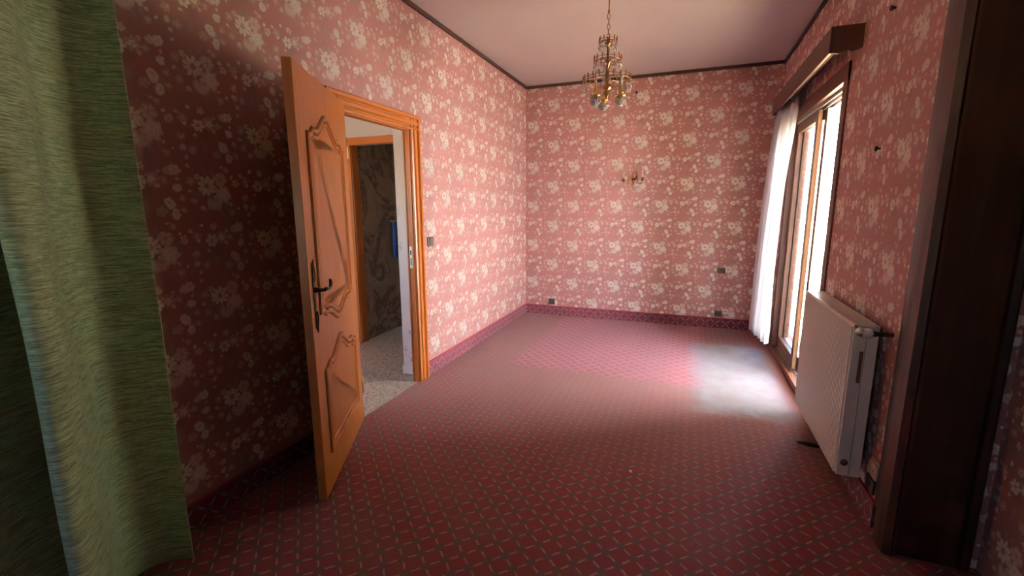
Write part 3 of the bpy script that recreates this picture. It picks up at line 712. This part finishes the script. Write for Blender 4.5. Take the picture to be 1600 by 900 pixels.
# ------------------------------------------------------------------ sockets, switch, nails
def wall_plate(name, cx, cz, w, h, label, cat, ears=True, group=None):
    t = thing(name, (cx, D-.0005, cz), label, cat, group=group)
    box(cx-w/2, cx+w/2, D-.010, D-.0005, cz-h/2, cz+h/2).build('plate', 'plate', t, .003)
    ins = box(cx-w*.34, cx+w*.34, D-.014, D-.009, cz-h*.33, cz+h*.33).build('insert', 'insert', t, .002)
    if ears:
        for s in (-1, 1): MB().lathe([(.0035, 0), (.0035, .0008)], (cx+s*w*.14, D-.0139, cz), 8, Matrix.Rotation(PI/2, 3, 'X')).build('pin_hole', 'black', ins)
    return t
wall_plate('wall_socket', .362, .172, .085, .076, 'small square bronze socket low on the far wall near the left corner', 'socket')
wall_plate('wall_socket', 2.360, .168, .085, .068, 'low bronze socket on the far wall just above the baseboard near the white curtain', 'socket')
wall_plate('wall_socket', 2.355, .672, .085, .062, 'bronze wall plate at knee height on the far wall near the white curtain', 'switch', False)
t = thing('light_switch', (.0005, 3.27, 1.12), 'dark bronze light switch on the left wall beside the doorway', 'switch')
box(.0005, .012, 3.228, 3.315, 1.080, 1.160).build('plate', 'plate', t, .003)
box(.011, .020, 3.240, 3.280, 1.092, 1.148).build('rocker', 'insert', t, .003)
t = thing('double_wall_socket', (W-.001, 2.285, .15), 'ivory and black double socket low beside the dark casing', 'socket')
box(W-.008, W-.0005, 2.238, 2.336, .140, .288).build('backing_plate', 'ivory', t, .003)
o = box(W-.018, W-.0075, 2.246, 2.328, .216, .282).build('socket_face', 'ivory', t, .003)
for y in (2.272, 2.302): MB().lathe([(.004, 0), (.004, .0008)], (W-.018, y, .25), 8, Matrix.Rotation(-PI/2, 3, 'Y')).build('pin_hole', 'black', o)
o = box(W-.020, W-.0075, 2.246, 2.332, .148, .212).build('socket_face', 'insert', t, .003)
MB().lathe([(.018, 0), (.018, .001)], (W-.0200, 2.289, .180), 14, Matrix.Rotation(-PI/2, 3, 'Y')).build('plug_recess', 'black', o)
def nail(p, n, label, k=1.7):
    t = thing('wall_nail', p, label, 'nail'); p = Vector(p); n = Vector(n)
    MB().tube([p, p+n*.012], .003*k, 8).build('shank', 'iron', t)
    q = n.to_track_quat('Z', 'Y').to_matrix()
    MB().lathe([(a*k, b*k) for a, b in ((.004, .006), (.0075, .008), (.007, .012), (.003, .014))], p, 10, q).build('head', 'iron', t)
nail((1.340, D-.0005, 2.674), (0, -1, 0), 'dark nail in the far wall just right of the chandelier')
nail((W-.0005, 2.784, 2.296), (-1, 0, 0), 'dark nail high on the right wall near the ceiling')
nail((W-.0005, 2.745, 1.665), (-1, 0, 0), 'small dark nail in the right wall above the radiator')

# ------------------------------------------------------------------ bits on the carpet
def pebble(name, x, y, r, mat, label, seed):
    rnd = random.Random(seed); bm = bmesh.new(); bmesh.ops.create_icosphere(bm, subdivisions=1, radius=r)
    for v in bm.verts: v.co *= rnd.uniform(.7, 1.2); v.co.z *= .6
    mz = min(v.co.z for v in bm.verts)
    me = bpy.data.meshes.new(name); bm.to_mesh(me); bm.free(); me.materials.append(MAT[mat])
    o = bpy.data.objects.new(name, me); col.objects.link(o); o.location = (x, y, -mz); tag(o, label, 'debris')
pebble('plaster_crumb', .470, 2.338, .008, 'crumb', 'white plaster crumb on the carpet in front of the open door', 1)
pebble('plaster_crumb', 1.763, 2.301, .010, 'crumb', 'pale plaster crumb in the middle of the carpet', 2)
pebble('red_scrap', .075, 2.315, .012, 'red_bit', 'tiny bright red scrap at the foot of the open door', 3)
t = MB(); L = 12; vs = []
for i in range(L+1):
    f = i/L; w = .020*math.sin(PI*min(1, f*.92+.06))**.7
    for s, h in ((-1, .002), (0, .012), (1, .002)): vs.append((2.715+.055*(f-.5)*2+.3*s*w, 2.955-.02*(f-.5)-s*w*.9, h+.010*math.sin(f*PI)*(s == 0)))
for i in range(L+1):
    f = i/L; vs.append((2.715+.055*(f-.5)*2, 2.955-.02*(f-.5), .001))
fs = [(3*i+k, 3*i+k+1, 3*i+4+k, 3*i+3+k) for i in range(L) for k in (0, 1)]
b0 = 3*(L+1)
fs += [(3*i, 3*i+3, b0+i+1, b0+i) for i in range(L)]+[(3*i+2, b0+i, b0+i+1, 3*i+5) for i in range(L)]+[(0, b0, 2, 1), (3*L, 3*L+1, 3*L+2, b0+L)]
tag(t.add(vs, fs, True).build('dark_scrap', 'black'), 'small dark pointed scrap on the carpet under the radiator', 'debris')

for o in bpy.data.objects:
    if '_world' in o: del o['_world']
